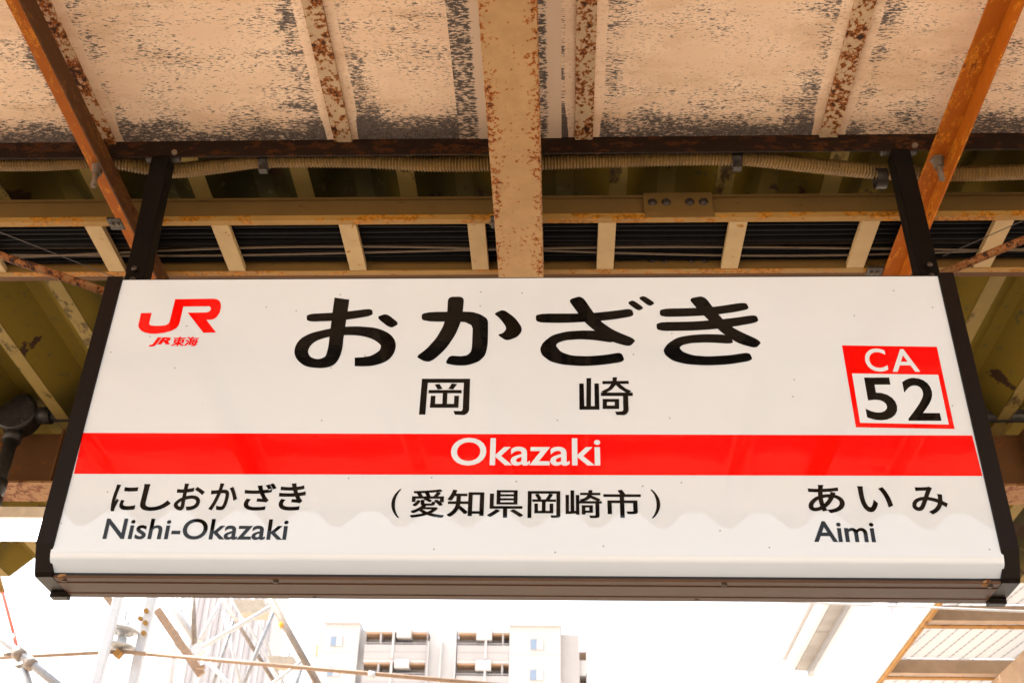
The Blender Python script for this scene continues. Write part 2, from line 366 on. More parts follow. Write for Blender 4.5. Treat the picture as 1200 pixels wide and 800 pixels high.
# orange angle bars, horizontal leg to the left, vertical leg hanging at the right, each with one hanging bolt
YF = .12
def angle_bar(x0, x1, label, bolt_x, bolt_y, leg='orange'):
    t = thing('angle_bar', label, 'angle bar', (x1, 2.0, HB+.055), 'orange angle bars under the ceiling')
    bm = B(); add_box(bm, (x0, YF, ZA-.008), (x1-.0062, 3.25, ZA-.002)); obj('horizontal_leg', bm, 'orange', t, bevel=.0012)
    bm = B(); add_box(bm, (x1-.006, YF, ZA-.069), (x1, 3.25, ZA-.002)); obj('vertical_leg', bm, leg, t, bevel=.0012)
    bm = B(); add_lathe(bm, (bolt_x, bolt_y, ZA+.0), (0, 0, -1), [(.008, -.004), (.008, .085)], 10); b = obj('bolt', bm, 'bolt', t)
    bm = B(); add_lathe(bm, (bolt_x, bolt_y, ZA-.008), (0, 0, -1), [(.021, 0), (.021, .003), (.0145, .0032), (.0145, .030)], 6); obj('nut', bm, 'bolt', b)
    return t
angle_bar(-1.358, -1.283, 'orange rusty angle bar crossing over the red logo end of the sign', -1.330, YC+.03, 'shadeleg')
angle_bar(1.028, 1.087, 'orange rusty angle bar crossing over the numbered badge end of the sign', 1.055, YC+.03)

# beige corrugated conduit with two clips
pp = [(-1.95, 2.42), (-1.626, 2.433), (-1.475, 2.433), (-1.32, 2.424), (-1.204, 2.453), (-1.12, 2.470), (-.98, 2.45), (-.848, 2.430), (-.577, 2.434), (-.38, 2.452), (-.198, 2.453), (-.039, 2.448), (.2, 2.440), (.492, 2.437), (.7, 2.468), (.913, 2.500), (1.156, 2.512), (1.323, 2.507), (1.8, 2.50)]
ct = thing('corrugated_conduit', 'beige corrugated flexible conduit running under the dark edge angle', 'conduit', (0, 2.45, ZA+.003))
path = smooth([(x*1.0085, y*1.0085, ZA+.029) for x, y in pp], 8)
# resample to ribs of 9 mm
res = [path[0]]; acc = 0; step = .0046
for a, b in zip(path, path[1:]):
    L = (b-a).length; d = step-acc
    while d <= L: res.append(a+(b-a)*(d/L)); d += step
    acc = (acc+L) % step
bm = B(); add_tube(bm, res, .02, 10, True, [(.0242 if i % 2 else .0185) for i in range(len(res))]); [setattr(f, 'smooth', False) for f in bm.faces]; obj('pipe', bm, 'conduit', ct)
for x, y in ((-.855, 2.451), (.504, 2.459)):
    bm = B(); add_tube(bm, [(x-.014, y, ZA+.029), (x+.014, y, ZA+.029)], .0262, 18); add_box(bm, (x-.012, y-.008, ZA-.012), (x+.012, y+.012, ZA+.006)); add_box(bm, (x-.011, YC+.004, ZA+.04), (x+.011, y, ZA+.05)); obj('clip', bm, 'clamp', ct)
bm = B(); add_tube(bm, [(.9, 2.505, ZA-.012), (.93, 2.505, ZA-.012)], .03, 18, False); obj('ring', bm, 'clamp', ct)

# ladder rack in two lengths that meet at the beam, its cables lie on the rungs
def rack(x0, x1, rungs, label, plate=None):
    t = thing('cable_ladder', label, 'cable rack', ((x0+x1)/2, 2.8, ZA), 'cable racks beside the beam')
    yn, yf = 2.708, 2.950
    for k, (y, s) in enumerate(((yn, -1), (yf, 1))):
        bm = B(); add_prism(bm, [(y, ZA+.004), (y+.003*-s, ZA+.004), (y+.003*-s, ZA+.1), (y+.010*s, ZA+.1), (y+.010*s, ZA+.092), (y, ZA+.092)], 0, x0, x1)
        rl = obj('side_rail', bm, 'rail', t, bevel=.001)
        bm = B(); add_prism(bm, [(y+.003*-s, ZA+.0005), (y+.019*s, ZA+.0005), (y+.019*s, ZA+.020), (y+.0165*s, ZA+.020), (y+.0165*s, ZA+.0035), (y+.003*-s, ZA+.0035)], 0, x0, x1)
        obj('flange', bm, 'railedge', rl)
    for x in rungs:
        bm = B(); add_prism(bm, [(x-.027, ZA+.002), (x+.027, ZA+.002), (x+.027, ZA+.022), (x+.024, ZA+.022), (x+.024, ZA+.0045), (x-.024, ZA+.0045), (x-.024, ZA+.022), (x-.027, ZA+.022)], 1, yn+.0035, yf-.0035)
        obj('rung', bm, 'ladder', t, bevel=.001)
    if plate:
        a, b = plate
        bm = B(); add_box(bm, (a, yn-.014, ZA+.026), (b, yn-.001, ZA+.105)); add_box(bm, (a+.002, yn-.024, ZA+.002), (b+.002, yn-.019, ZA+.026)); sp = obj('splice_plate', bm, 'rail', t, bevel=.0015)
        for f_ in (.13, .33, .67, .87):
            bm = B(); add_lathe(bm, (a+(b-a)*f_, yn-.014, ZA+.066), (0, -1, 0), [(.014, 0), (.014, .002), (.011, .0025), (.010, .008), (.006, .009)], 14); obj('bolt', bm, 'boltdark', sp)
        for f_ in (.1, .3, .7, .9):
            bm = B(); add_lathe(bm, (a+.02+(b-a)*f_, yf-.0005, ZA+.04), (0, -1, 0), [(.013, 0), (.013, .003), (.009, .004), (.009, .01)], 12); obj('bolt', bm, 'boltdark', sp)
    return t
RS = .397
rl = [-.256 - RS*k + dx for k, dx in ((0, 0), (1, 0), (2, .0), (3, .0), (4, 0))]
rr = [.144 + RS*k for k in range(5)]
rack(-1.98, -.168, rl, 'cream ladder cable rack between the beam and the red logo end')
rack(-.058, 1.9, rr, 'cream ladder cable rack with bolted splice plate beside the beam', (.255, .465))
for x, y, wdt in ((-1.365, 2.688, .045), (-.20, 2.693, .02), (1.0, 2.955, .05)):
    t = thing('rack_clamp', {-1.365: 'dark bolted clamp holding the cable rack on the orange bar above the red logo', -.20: 'small dark clamp fixing the cable rack to the cream beam', 1.0: 'dark bolted clamp holding the cable rack above the numbered badge'}[x], 'clamp', (x, y, ZA-.014))
    bm = B(); add_box(bm, (x-wdt/2, y-.025, ZA-.010), (x+wdt/2, y+.03, ZA-.0005), .002); obj('plate', bm, 'clamp', t)
    for d in (-.009, .009):
        bm = B(); add_lathe(bm, (x+d, y, ZA-.0095), (0, 0, -1), [(.0055, 0), (.0055, .007)], 6); obj('nut', bm, 'bolt', t)

cab = []
for k in range(9):
    yy = 2.728 + .0245*k
    cab.append((yy, random.uniform(.009, .0115), 'cable' if k not in (5,) else 'cable2'))
names = ['black cable lying along the rack next to its near rail', 'second black cable from the near rail of the rack', 'third black cable from the near rail of the rack', 'fourth black cable from the near rail of the rack', 'fifth black cable from the near rail of the rack', 'brownish cable lying in the middle of the rack', 'third black cable from the far rail of the rack', 'second black cable from the far rail of the rack', 'black cable lying along the rack next to its far rail']
for (yy, r, m_), lb in zip(cab, names):
    ph = random.uniform(0, 6); am = random.uniform(.001, .004)
    pts = [(x/10, yy + am*math.sin(x/10*3+ph), ZA+.0225+r+.002*math.sin(x*.23+ph)**2) for x in range(-23, 24)]
    bm = B(); add_tube(bm, pts, r, 10); tag(obj('cable', bm, m_, origin=(0, yy, ZA+.0225)), lb, 'cable', 'cables on the rack')
for i, (y0, y1, lb) in enumerate(((2.855, 2.885, 'thin brown wire wandering across the rack cables towards the far rail'), (2.875, 2.86, 'thin brown wire crossing the rack cables from the far side'))):
    pts = smooth([(x, (y0+y1)/2+(y1-y0)*math.sin(x*2.1+i), ZA+.0215+.004*abs(math.sin(x*3.2))) for x in [-2.2+.2*k for k in range(23)]], 4)
    pts = [(p.x, p.y, ZA+.018) for p in pts]
    bm = B(); add_tube(bm, pts, .0035, 8); tag(obj('thin_wire', bm, 'thinwire', origin=(0, y0, ZA+.018)), lb, 'wire')

# rusted tie rods from the two upper ends of the sign
def rod(p, q, label, r=.011):
    bm = B(); add_tube(bm, [p, Vector(p)*.5+Vector(q)*.5+Vector((0, 0, -.006)), q], r, 12); return tag(obj('tie_rod', bm, 'rod'), label, 'rod', 'tie rods at the sign ends')
p = atY(122, 341, 2.42); q = atY(0, 297, 2.42); rod(p + (p-q)*.06, q + (q-p)*1.3, 'rusted tie rod running off from the upper corner near the red logo')
p = atY(1108, 319, 2.42); q = atY(1200, 279, 2.42); rod(p + (p-q)*.06, q + (q-p)*1.6, 'rusted tie rod running off from the upper corner near the numbered badge')
for (a, b, lb) in (((0, 272), (138, 326), 'hair-thin dark wire slanting across the rack above the red logo'), ((1200, 258), (1105, 300), 'hair-thin dark wire slanting across the rack above the numbered badge')):
    p, q = atY(*a, 2.43), atY(*b, 2.43); bm = B(); add_tube(bm, [p+(p-q)*.8, q], .0012, 6); tag(obj('fine_wire', bm, 'wire'), lb, 'wire')

# ================================================================== THE SIGN
SX0, SX1, SY = -1.1095, .930, 2.3
ZT, ZK = Z0+1.7137, Z0+.9955                       # top of the face, kink at its foot
ZB, YB = Z0+.9425, 2.3345
YBK = 2.441
sg = thing('station_sign', 'white hanging station name sign with red stripe and dark brown frame', 'station sign', (-.09, 2.37, Z0+.925))
# face with rounded bend at the foot
pf = [(SY, ZT)] + [(SY, ZT-(ZT-ZK-.012)*k/4) for k in range(1, 5)]
for k in range(1, 7):
    a = RAD(33.6)*k/6; R_ = .042
    pf.append((SY + R_*(1-math.cos(a)), ZK-.012+.0 - R_*math.sin(a)*1.0 ))
pf.append((YB, ZB))
bm = B(); rows = [[bm.verts.new((x, y, z)) for y, z in pf] for x in (SX0-.004, SX1+.004)]
for i in range(len(pf)-1):
    f = bm.faces.new((rows[0][i], rows[0][i+1], rows[1][i+1], rows[1][i])); f.smooth = i >= 3
face = obj('sign_face', bm, 'face', sg, fixn=False)
# back face, top, body
bm = B(); add_box(bm, (SX0, 2.43, ZB+.004), (SX1, 2.434, ZT-.002)); obj('back_face', bm, 'face', sg)
box_obj('top_plate', (SX0-.03, 2.302, ZT-.001), (SX1+.03, 2.44, ZT+.004), 'frame', sg)
# end caps follow the section of the sign
for k, (a, b) in enumerate(((SX0-.0395, SX0), (SX1, SX1+.0385))):
    prof = [(SY-.006, ZT+.008), (SY-.006, ZK-.001), (YB-.012, ZB-.004), (YB-.005, ZB-.012), (YBK-.02, ZB-.012), (YBK-.02, ZB-.022), (YBK+.004, ZB-.022), (YBK+.004, ZT+.008)]
    bm = B(); add_prism(bm, prof, 0, a, b); ec = obj('end_cap', bm, 'frame', sg, bevel=.0018)
# bottom: three trims with dark joints between them
zb = ZB - .006
box_obj('joint', (SX0, YB+.001, zb), (SX1, YBK-.004, zb+.006), 'gap', sg)
box_obj('front_trim', (SX0, YB-.0015, zb-.006), (SX1, YB+.022, zb-.0002), 'trim', sg, mbevel=.0012)
box_obj('bottom_plate', (SX0, YB+.025, zb-.0075), (SX1, YB+.082, zb-.0003), 'trim', sg, mbevel=.0012)
box_obj('back_trim', (SX0, YB+.0845, zb-.0085), (SX1, YBK+.002, zb-.0004), 'trim', sg, mbevel=.0012)
for x, y in ((SX0+.02, YB+.012), (-.55, YB+.1), (SX1-.02, YB+.012), (.35, YB+.012), (.3, YB+.1), (-.62, YB+.012)):
    bm = B(); add_lathe(bm, (x, y, zb-.004), (0, 0, -1), [(.0065, 0), (.0065, .0045), (.003, .006)], 12); obj('screw', bm, 'boltdark', sg)
for x in (SX0+.018, SX1-.03):
    bm = B(); add_lathe(bm, (x, YB+.006, zb-.002), (.3, -.3, -1), [(.012, 0), (.010, .003), (.005, .005), (.002, .006)], 9); obj('rust_lump', bm, 'flange', sg)
# hangers
for (xb, xt) in ((-1.103, -1.142), (.932, .949)):
    bm = B(); add_bar(bm, (xb, 2.372, ZT), (xt, 2.425, ZA+.004), .052, .05, (0, 1, 0)); hp = obj('hanger_post', bm, 'hanger', sg, bevel=.003)
    bm = B(); add_box(bm, (xt-.05, YC+.0065, ZA+.002), (xt+.05, YC+.03, ZA+.03), .003); obj('bracket', bm, 'clamp', hp)
    bm = B(); add_box(bm, (xb-.036, 2.335, ZT+.0045), (xb+.036, 2.415, ZT+.012), .002); obj('foot_plate', bm, 'clamp', hp)
    for zz in (.035, .07):
        bm = B(); add_lathe(bm, (xb+(xt-xb)*zz/.5, 2.348, ZT+zz), (0, -1, 0), [(.008, 0), (.008, .006), (.004, .008)], 6); obj('bolt', bm, 'boltdark', hp)
    bm = B(); add_lathe(bm, (xt+.04, YC+.01, ZA+.012), (0, -1, 0), [(.0085, 0), (.0085, .018)], 6); obj('bolt', bm, 'bolt', hp)

# -- printed lettering: thin films lying on the face
LY = [SY - .0007]
def on_face(x, y, d=0): p = atY(x, y, SY); return Vector((p.x, LY[0]-d, p.z))
def polys_obj(name, polys, mat, layered=False):
    bm = B(); d = 0
    for pl in polys:
        if isinstance(pl, str): d += .00006; continue
        pts = [on_face(x, y, d) for x, y in pl]
        tri = tessellate_polygon([[Vector((p.x, p.z, 0)) for p in pts]])
        vv = [bm.verts.new(p) for p in pts]
        for t in tri:
            try:
                f = bm.faces.new([vv[i] for i in t])
            except ValueError: pass
        if not layered: d += .00006
    for f in bm.faces:
        f.normal_update()
        if f.normal.y > 0: f.normal_flip()
    return obj(name, bm, mat, face, fixn=False)
def chaikin(pl, n_=2):
    for _ in range(n_):
        out = []
        for i in range(len(pl)):
            a, b = pl[i], pl[(i+1) % len(pl)]
            out += [(a[0]*.82+b[0]*.18, a[1]*.82+b[1]*.18), (a[0]*.18+b[0]*.82, a[1]*.18+b[1]*.82)]
        pl = out
    return pl
def crop(pl, ox, oy, k, rnd=2): return [(x/k+ox, y/k+oy) for x, y in (chaikin(pl, rnd) if rnd else pl)]
def brush(pts, n_=10):
    """centre line with half widths -> outline"""
    c = smooth([Vector((a, b, h)) for a, b, h in pts], n_); L, R_ = [], []
    for i, p in enumerate(c):
        t = (c[min(i+1, len(c)-1)]-c[max(i-1, 0)]).to_2d().normalized(); nn = Vector((-t.y, t.x))
        L.append((p.x+nn.x*p.z, p.y+nn.y*p.z)); R_.append((p.x-nn.x*p.z, p.y-nn.y*p.z))
    return L, R_
def brush_quads(pts, n_=10):
    L, R_ = brush(pts, n_); return [[L[i], L[i+1], R_[i+1], R_[i]] for i in range(len(L)-1)]

O = lambda pl, r=2: crop(pl, 330, 330, 4, r)
# character 1: bar, long looping stroke, dot
loop = brush_quads([(283, 80, 35), (276, 130, 35), (266, 200, 34), (258, 260, 33), (250, 318, 33), (232, 362, 30), (200, 380, 24), (160, 383, 21), (118, 370, 26), (93, 335, 32), (104, 296, 30), (140, 266, 23), (190, 248, 19), (250, 236, 19), (310, 231, 20), (375, 233, 22), (440, 246, 28), (488, 274, 34), (500, 305, 35), (482, 342, 31), (435, 367, 25), (390, 375, 22), (343, 376, 20)], 6)
nl = 10*6
polys_obj('character', [O([(118, 152), (240, 146), (310, 140), (424, 126), (429, 160), (300, 180), (235, 185), (118, 188)], 2), O([(443, 167), (492, 149), (553, 197), (510, 220)], 2), '+'] + [O(q_, 0) for q_ in loop[:nl]] + ['+'] + [O(q_, 0) for q_ in loop[nl:]], 'black', True)
polys_obj('character', [
    O([(657, 143), (885, 140), (930, 152), (968, 176), (968, 240), (966, 300), (955, 345), (925, 375), (870, 393), (815, 393), (766, 383), (788, 346), (840, 350), (870, 345), (888, 328), (893, 300), (897, 187), (657, 188)]),
    O([(780, 71), (856, 71), (850, 140), (842, 185), (815, 250), (770, 315), (715, 365), (690, 376), (665, 372), (630, 352), (680, 315), (725, 265), (755, 215), (772, 165), (777, 140)]),
    O([(995, 150), (1040, 130), (1095, 170), (1125, 212), (1125, 235), (1105, 260), (1055, 278), (1011, 250), (1040, 240), (1053, 222), (1048, 205), (1020, 170)])], 'black')
O2 = lambda pl, r=2: crop(pl, 610, 330, 4, r)
polys_obj('character', [
    O2([(71, 150), (270, 150), (350, 146), (430, 138), (521, 126), (533, 162), (440, 177), (350, 187), (200, 194), (73, 192)]),
    O2([(223, 85), (288, 66), (345, 150), (380, 190), (440, 230), (544, 272), (512, 306), (420, 280), (340, 225), (300, 190), (260, 135)]),
    O2([(355, 230), (290, 229), (220, 233), (150, 250), (105, 285), (91, 315), (100, 345), (140, 375), (200, 390), (290, 396), (380, 391), (490, 375), (473, 331), (400, 343), (320, 350), (240, 347), (190, 330), (165, 300), (175, 287), (210, 275), (280, 270), (345, 274), (440, 288), (400, 250)]),
    O2([(499, 100), (527, 86), (580, 124), (552, 138)]), O2([(551, 77), (578, 66), (632, 101), (604, 117)])], 'black')
polys_obj('character', [
    O2([(652, 127), (820, 124), (920, 117), (1057, 96), (1073, 129), (1000, 144), (900, 157), (800, 163), (654, 166)]),
    O2([(636, 190), (800, 188), (900, 181), (1000, 170), (1105, 155), (1118, 190), (1000, 211), (900, 224), (800, 230), (640, 232)]),
    O2([(787, 80), (860, 66), (920, 145), (960, 190), (1010, 225), (1133, 281), (1103, 313), (1020, 290), (950, 245), (890, 190), (830, 130)]),
    O2([(950, 248), (870, 246), (800, 250), (735, 262), (690, 290), (669, 320), (678, 345), (715, 372), (780, 388), (870, 393), (970, 389), (1090, 370), (1073, 331), (980, 345), (880, 351), (810, 346), (762, 330), (744, 310), (760, 297), (800, 288), (880, 285), (1000, 292), (985, 258)])], 'black')
K = lambda pl, r=0: crop(pl, 470, 435, 4, r)
polys_obj('character', [K(a) for a in (
    [(98, 36), (127, 36), (114, 203), (84, 203)], [(98, 35), (324, 35), (323, 54), (98, 54)],
    [(295, 36), (324, 36), (319, 183), (310, 198), (296, 205), (252, 203), (246, 186), (284, 186), (289, 178)],
    [(158, 62), (180, 59), (195, 82), (172, 86)], [(238, 57), (263, 60), (244, 86), (222, 82)], [(130, 88), (284, 88), (284, 103), (128, 103)],
    [(196, 100), (218, 100), (215, 160), (193, 160)], [(140, 115), (162, 115), (158, 168), (136, 168)], [(250, 115), (272, 115), (269, 168), (247, 168)], [(136, 153), (269, 153), (269, 171), (135, 171)])], 'black')
polys_obj('character', [K(a) for a in (
    [(835, 57), (856, 57), (860, 178), (836, 178)], [(869, 32), (891, 32), (890, 170), (868, 170)], [(906, 57), (927, 57), (930, 178), (908, 178)], [(836, 163), (930, 163), (930, 180), (836, 180)],
    [(944, 46), (1066, 45), (1068, 59), (944, 60)], [(992, 28), (1012, 28), (1010, 60), (990, 60)], [(988, 55), (1012, 58), (988, 85), (955, 105), (938, 95), (972, 78)], [(1003, 60), (1021, 56), (1050, 79), (1080, 93), (1063, 105), (1022, 80)],
    [(937, 100), (1086, 100), (1086, 116), (937, 116)], [(945, 130), (966, 130), (964, 176), (945, 176)], [(1002, 130), (1022, 130), (1022, 176), (1001, 176)], [(945, 130), (1022, 130), (1022, 144), (945, 144)], [(945, 161), (1022, 161), (1022, 177), (945, 177)],
    [(1040, 112), (1064, 112), (1067, 185), (1058, 200), (1045, 206), (1010, 205), (1003, 190), (1037, 188), (1042, 182)])], 'black')
J = lambda pl, r=0: crop(pl, 140, 330, 7.5, r)
polys_obj('logo', [J([(190, 277), (284, 275), (262, 366), (264, 378), (280, 386), (320, 389), (365, 388), (405, 383), (432, 370), (442, 350), (490, 155), (825, 150), (858, 155), (880, 170), (891, 195), (893, 228), (882, 272), (860, 307), (838, 325), (812, 335), (765, 337), (850, 448), (738, 450), (600, 273), (765, 271), (788, 264), (800, 252), (804, 240), (801, 226), (788, 217), (562, 220), (530, 360), (520, 387), (500, 410), (460, 432), (400, 449), (320, 459), (270, 458), (220, 447), (188, 428), (170, 405), (166, 390), (168, 375)])], 'red')
# red stripe, badge
LY[0] = SY - .0004
e = .0005
stripe = polys_obj('red_stripe', [[(97.2, 507), (1139.2, 510), (1151.3, 557.5), (86.6, 555)]], 'red')
polys_obj('badge', [[(986.6, 404.6), (1097.8, 406.3), (1118.7, 502.5), (1003, 500.5)]], 'red')
LY[0] = SY - .0007
polys_obj('badge_window', [[(998.4, 437.6), (1099.3, 439.2), (1111.7, 497.3), (1007.9, 495.3)]], 'white')
LY[0] = SY - .0010

def text(name, s, box, mat, bold=0.0, shear=0.0, fat=0.0):
    """built-in font outline fitted into the box (left point, right point, top y, foot y) measured on the face"""
    cu = bpy.data.curves.new('t', 'FONT'); cu.body = s; cu.size = 1; cu.offset = bold; cu.fill_mode = 'FRONT'; cu.shear = shear; cu.resolution_u = 5
    to = bpy.data.objects.new('t', cu); C.objects.link(to); dg = bpy.context.evaluated_depsgraph_get()
    me = bpy.data.meshes.new_from_object(to.evaluated_get(dg)); bpy.data.objects.remove(to); bpy.data.curves.remove(cu)
    bm = B(); bm.from_mesh(me); bpy.data.meshes.remove(me)
    x0 = min(v.co.x for v in bm.verts); x1 = max(v.co.x for v in bm.verts); y0 = min(v.co.y for v in bm.verts); y1 = max(v.co.y for v in bm.verts)
    (lx, ly), (rx, ry), ty, by = box
    X0 = atY(lx, ly, SY).x; X1 = atY(rx, ry, SY).x; mx_ = (lx+rx)/2; T = atY(mx_, ty, SY).z; F = atY(mx_, by, SY).z
    for v in bm.verts:
        u, t = (v.co.x-x0)/(x1-x0), (v.co.y-y0)/(y1-y0); v.co = Vector((X0+(X1-X0)*u, LY[0], F+(T-F)*t))
    if fat:
        g0 = bm.verts[:]+bm.edges[:]+bm.faces[:]; wv = (X1-X0)*fat
        for k, (dx, dz) in enumerate(((1, .5), (-1, .5), (1, -.5), (-1, -.5))):
            r_ = bmesh.ops.duplicate(bm, geom=g0); bmesh.ops.translate(bm, verts=[q for q in r_['geom'] if isinstance(q, bmesh.types.BMVert)], vec=(dx*wv, -.00004*(k+1), dz*wv))
    for f in bm.faces:
        f.normal_update()
        if f.normal.y > 0: f.normal_flip()
    return obj(name, bm, mat, face, fixn=False)
text('character', 'に', ((128.5, 598), (163, 573), 567.5, 599), 'black', .022)
text('character', 'し', ((169, 568), (201, 586), 567, 598.5), 'black', .022)
text('character', 'お', ((203.5, 592), (240, 577), 566.5, 598), 'black', .022)
text('character', 'か', ((244, 595), (279, 578), 566, 598), 'black', .022)
text('character', 'ざ', ((284.5, 590), (324.5, 570), 566, 598), 'black', .022)
text('character', 'き', ((325.5, 590), (359.5, 572), 566, 598), 'black', .022)
text('lettering', 'Nishi-Okazaki', ((120, 631.5), (338.8, 609), 607.5, 632), 'black', .014)
text('lettering', 'Okazaki', ((528.5, 530), (704, 545), 513, 545.5), 'white', .013)
for ch, a, b, t_, f_ in (('愛', 482, 520.5, 573.5, 606), ('知', 525, 566.5, 574, 605), ('県', 572, 612.5, 574.5, 606), ('岡', 619, 656, 575.5, 606.5), ('崎', 663.5, 704.5, 574.5, 606.5), ('市', 708, 750.5, 574, 606)):
    text('character', ch, ((a, 590), (b, 590), t_, f_), 'black', .0, 0, .018)
text('bracket_mark', '(', ((458.6, 590), (470.5, 575), 573, 606.5), 'black', -.004); text('bracket_mark', ')', ((762, 575), (773.8, 590), 573.5, 607), 'black', -.004)
text('character', 'あ', ((947, 590), (990, 590), 568, 601), 'black', .018); text('character', 'い', ((1005, 575), (1046, 589), 569.5, 600), 'black', .022); text('character', 'み', ((1068.5, 590), (1111.5, 594), 570, 602.5), 'black', .018)
text('lettering', 'Aimi', ((954, 634), (1026.7, 634), 610.5, 634.8), 'black', .016)
text('lettering', 'C', ((1013.7, 422), (1041, 434), 408.5, 435.5), 'white', .012); text('lettering', 'A', ((1046, 435), (1078, 435), 409.3, 435.6), 'white', .012)
text('lettering', '5', ((1009.3, 450), (1051, 475), 442.4, 492.4), 'black', .018); text('lettering', '2', ((1056, 448), (1103, 492), 442.8, 493), 'black', .018)
text('lettering', 'JR', ((175.5, 404), (200.5, 396), 395.5, 406), 'red', .03, .25, .018); text('character', '東', ((202, 400), (217, 400), 395, 405.5), 'red', .0, .1, .035); text('character', '海', ((217.5, 400), (232, 400), 395, 405.5), 'red', .0, .1, .035)

# ================================================================== BEHIND THE SIGN, UNDER THE ROOF
yb = 5.25
bm = B(); zt, zl = RZ-.003, Z0+2.575
add_prism(bm, [(yb, zl+.012), (yb+.01, zl+.012), (yb+.01, zt), (yb, zt)], 0, -9, 9)
gd = thing('roof_girder', 'deep brown roof girder with rusty lower flange behind the sign', 'girder', (0, yb, zl))
obj('web', bm, 'brownbeam', gd)
box_obj('lower_flange', (-9, yb-.07, zl), (9, yb+.15, zl+.0115), 'flange', gd)
for x in (-4.6, -2.62, 2.35, 4.4): box_obj('stiffener', (x, yb-.06, zl+.012), (x+.01, yb-.0005, zt), 'brownbeam', gd)
# conduit, junction box
zc = Z0+2.872; yc = 5.12
jb = atY(24, 489, yc)
t = thing('junction_box', 'dark grey round conduit junction box below the yellow roof', 'junction box', (jb.x, yc, jb.z-.12))
bm = B(); add_lathe(bm, (jb.x, yc-.075, jb.z), (0, 1, 0), [(.098, 0), (.108, .012), (.108, .03), (.10, .032), (.10, .115), (.06, .13)], 28); obj('body', bm, 'grey', t)
for dx, dz in ((.06, .06), (-.06, -.06), (.06, -.06), (-.06, .06)):
    bm = B(); add_lathe(bm, (jb.x+dx, yc-.076, jb.z+dz), (0, -1, 0), [(.009, -.002), (.009, .005), (.004, .008)], 8); obj('screw', bm, 'grey', t)
def conduit(p, q, label, collars=()):
    t = thing('conduit', label, 'conduit', (Vector(p)+Vector(q))/2)
    bm = B(); add_tube(bm, [p, q], .034, 16); obj('pipe', bm, 'grey', t)
    for f_ in collars:
        a = Vector(p).lerp(q, f_); d = (Vector(q)-Vector(p)).normalized()
        bm = B(); add_tube(bm, [a-d*.035, a+d*.035], .046, 16); obj('collar', bm, 'grey', t)
conduit((jb.x+.09, yc-.02, jb.z), (5.5, yc-.02, jb.z), 'dark grey conduit pipe running along the brown girder', (.006, .5, .9))
conduit((jb.x, yc-.02, jb.z-.09), (jb.x+.01, yc-.05, jb.z-.62), 'dark grey conduit pipe dropping from the round junction box', (.06, .62, .8))
p1 = Vector((jb.x+.01, yc-.05, jb.z-.60))
bm = B(); add_tube(bm, smooth([p1, p1+V(.03, -.01, -.03), p1+V(.10, -.01, .02), p1+V(.17, 0, .03), p1+V(.21, 0, -.02), p1+V(.22, .02, -.08)], 6), .011, 8); tag(obj('flex_cable', bm, 'cable'), 'short black cable looping out of the dropping conduit', 'cable')
# hanging fluorescent lamp beyond the sign
yl = 4.6; xl0, xl1 = -3.6, -2.05
la = thing('fluorescent_lamp', 'lit white fluorescent lamp hanging below the brown girder', 'lamp', ((xl0+xl1)/2, yl, Z0+2.0))
zt_ = atY(0, 594, yl).z; zm = atY(0, 607.5, yl).z; zlo = atY(0, 630, yl).z
bm = B(); add_prism(bm, [(yl-.01, zm), (yl+.12, zm), (yl+.12, zt_), (yl-.01, zt_)], 0, xl0, xl1); obj('housing', bm, 'lampbody', la, bevel=.004)
bm = B(); add_tube(bm, [(xl0+.04, yl+.03, (zm+zlo)/2), (xl1-.04, yl+.03, (zm+zlo)/2)], (zm-zlo)/2-.002, 20); obj('tube', bm, 'tube', la)
for x in (xl0+.02, xl1-.02):
    bm = B(); add_box(bm, (x-.02, yl+.005, zlo+.01), (x+.02, yl+.055, zm+.002), .003); obj('socket', bm, 'lampbody', la)
for x in (xl0+.1, xl1-.1):
    bm = B(); add_tube(bm, [(x, yl+.06, zt_-.002), (x, yl+.06, RZ+.02)], .008, 8); obj('hanger_rod', bm, 'grey', la)

# ================================================================== BEYOND THE CANOPY
def tubes(name, label, cat, Y, segs, group=None):
    """segs: (part name, (x,y), (x,y), diameter px, material, dY)"""
    base = atY(*segs[0][1], Y); t = thing(name, label, cat, base, group)
    for nm, a, b, d, m_, dy in segs:
        p, q = atY(*a, Y+dy), atY(*b, Y+dy); r = d/2/FPX*(p-CAM).dot(fw)
        bm = B(); add_tube(bm, [p, q], r, 12); obj(nm, bm, m_, t)
    return t
def mast(a, b, d, label, Y=9.0):
    p, q = atY(*a, Y), atY(*b, Y); dr = (q-p)/(q.z-p.z); foot = p + dr*(-1.15-p.z); head = p + dr*(7.0-p.z)
    wd = d/FPX*(p-CAM).dot(fw); t = thing('steel_mast', label, 'mast', foot, 'white masts beyond the platform')
    bm = B(); add_bar(bm, foot, head, wd, wd*.7, (0, 1, 0)); obj('post', bm, 'white_metal', t, bevel=.01)
    return t, dr
m1, d1 = mast((139, 700), (113, 800), 11, 'white steel mast carrying the pair of disc insulators')
m2, d2 = mast((178, 700), (156, 800), 12, 'white steel mast with small tan bolts beside the disc insulators', 9.25)
for x, y in ((172, 716), (165, 725), (171, 730), (169, 742)):
    p = atY(x, y, 9.2); bm = B(); add_lathe(bm, p, (0, -1, 0), [(.02, 0), (.02, .03)], 8); obj('bolt', bm, 'ochre', m2)
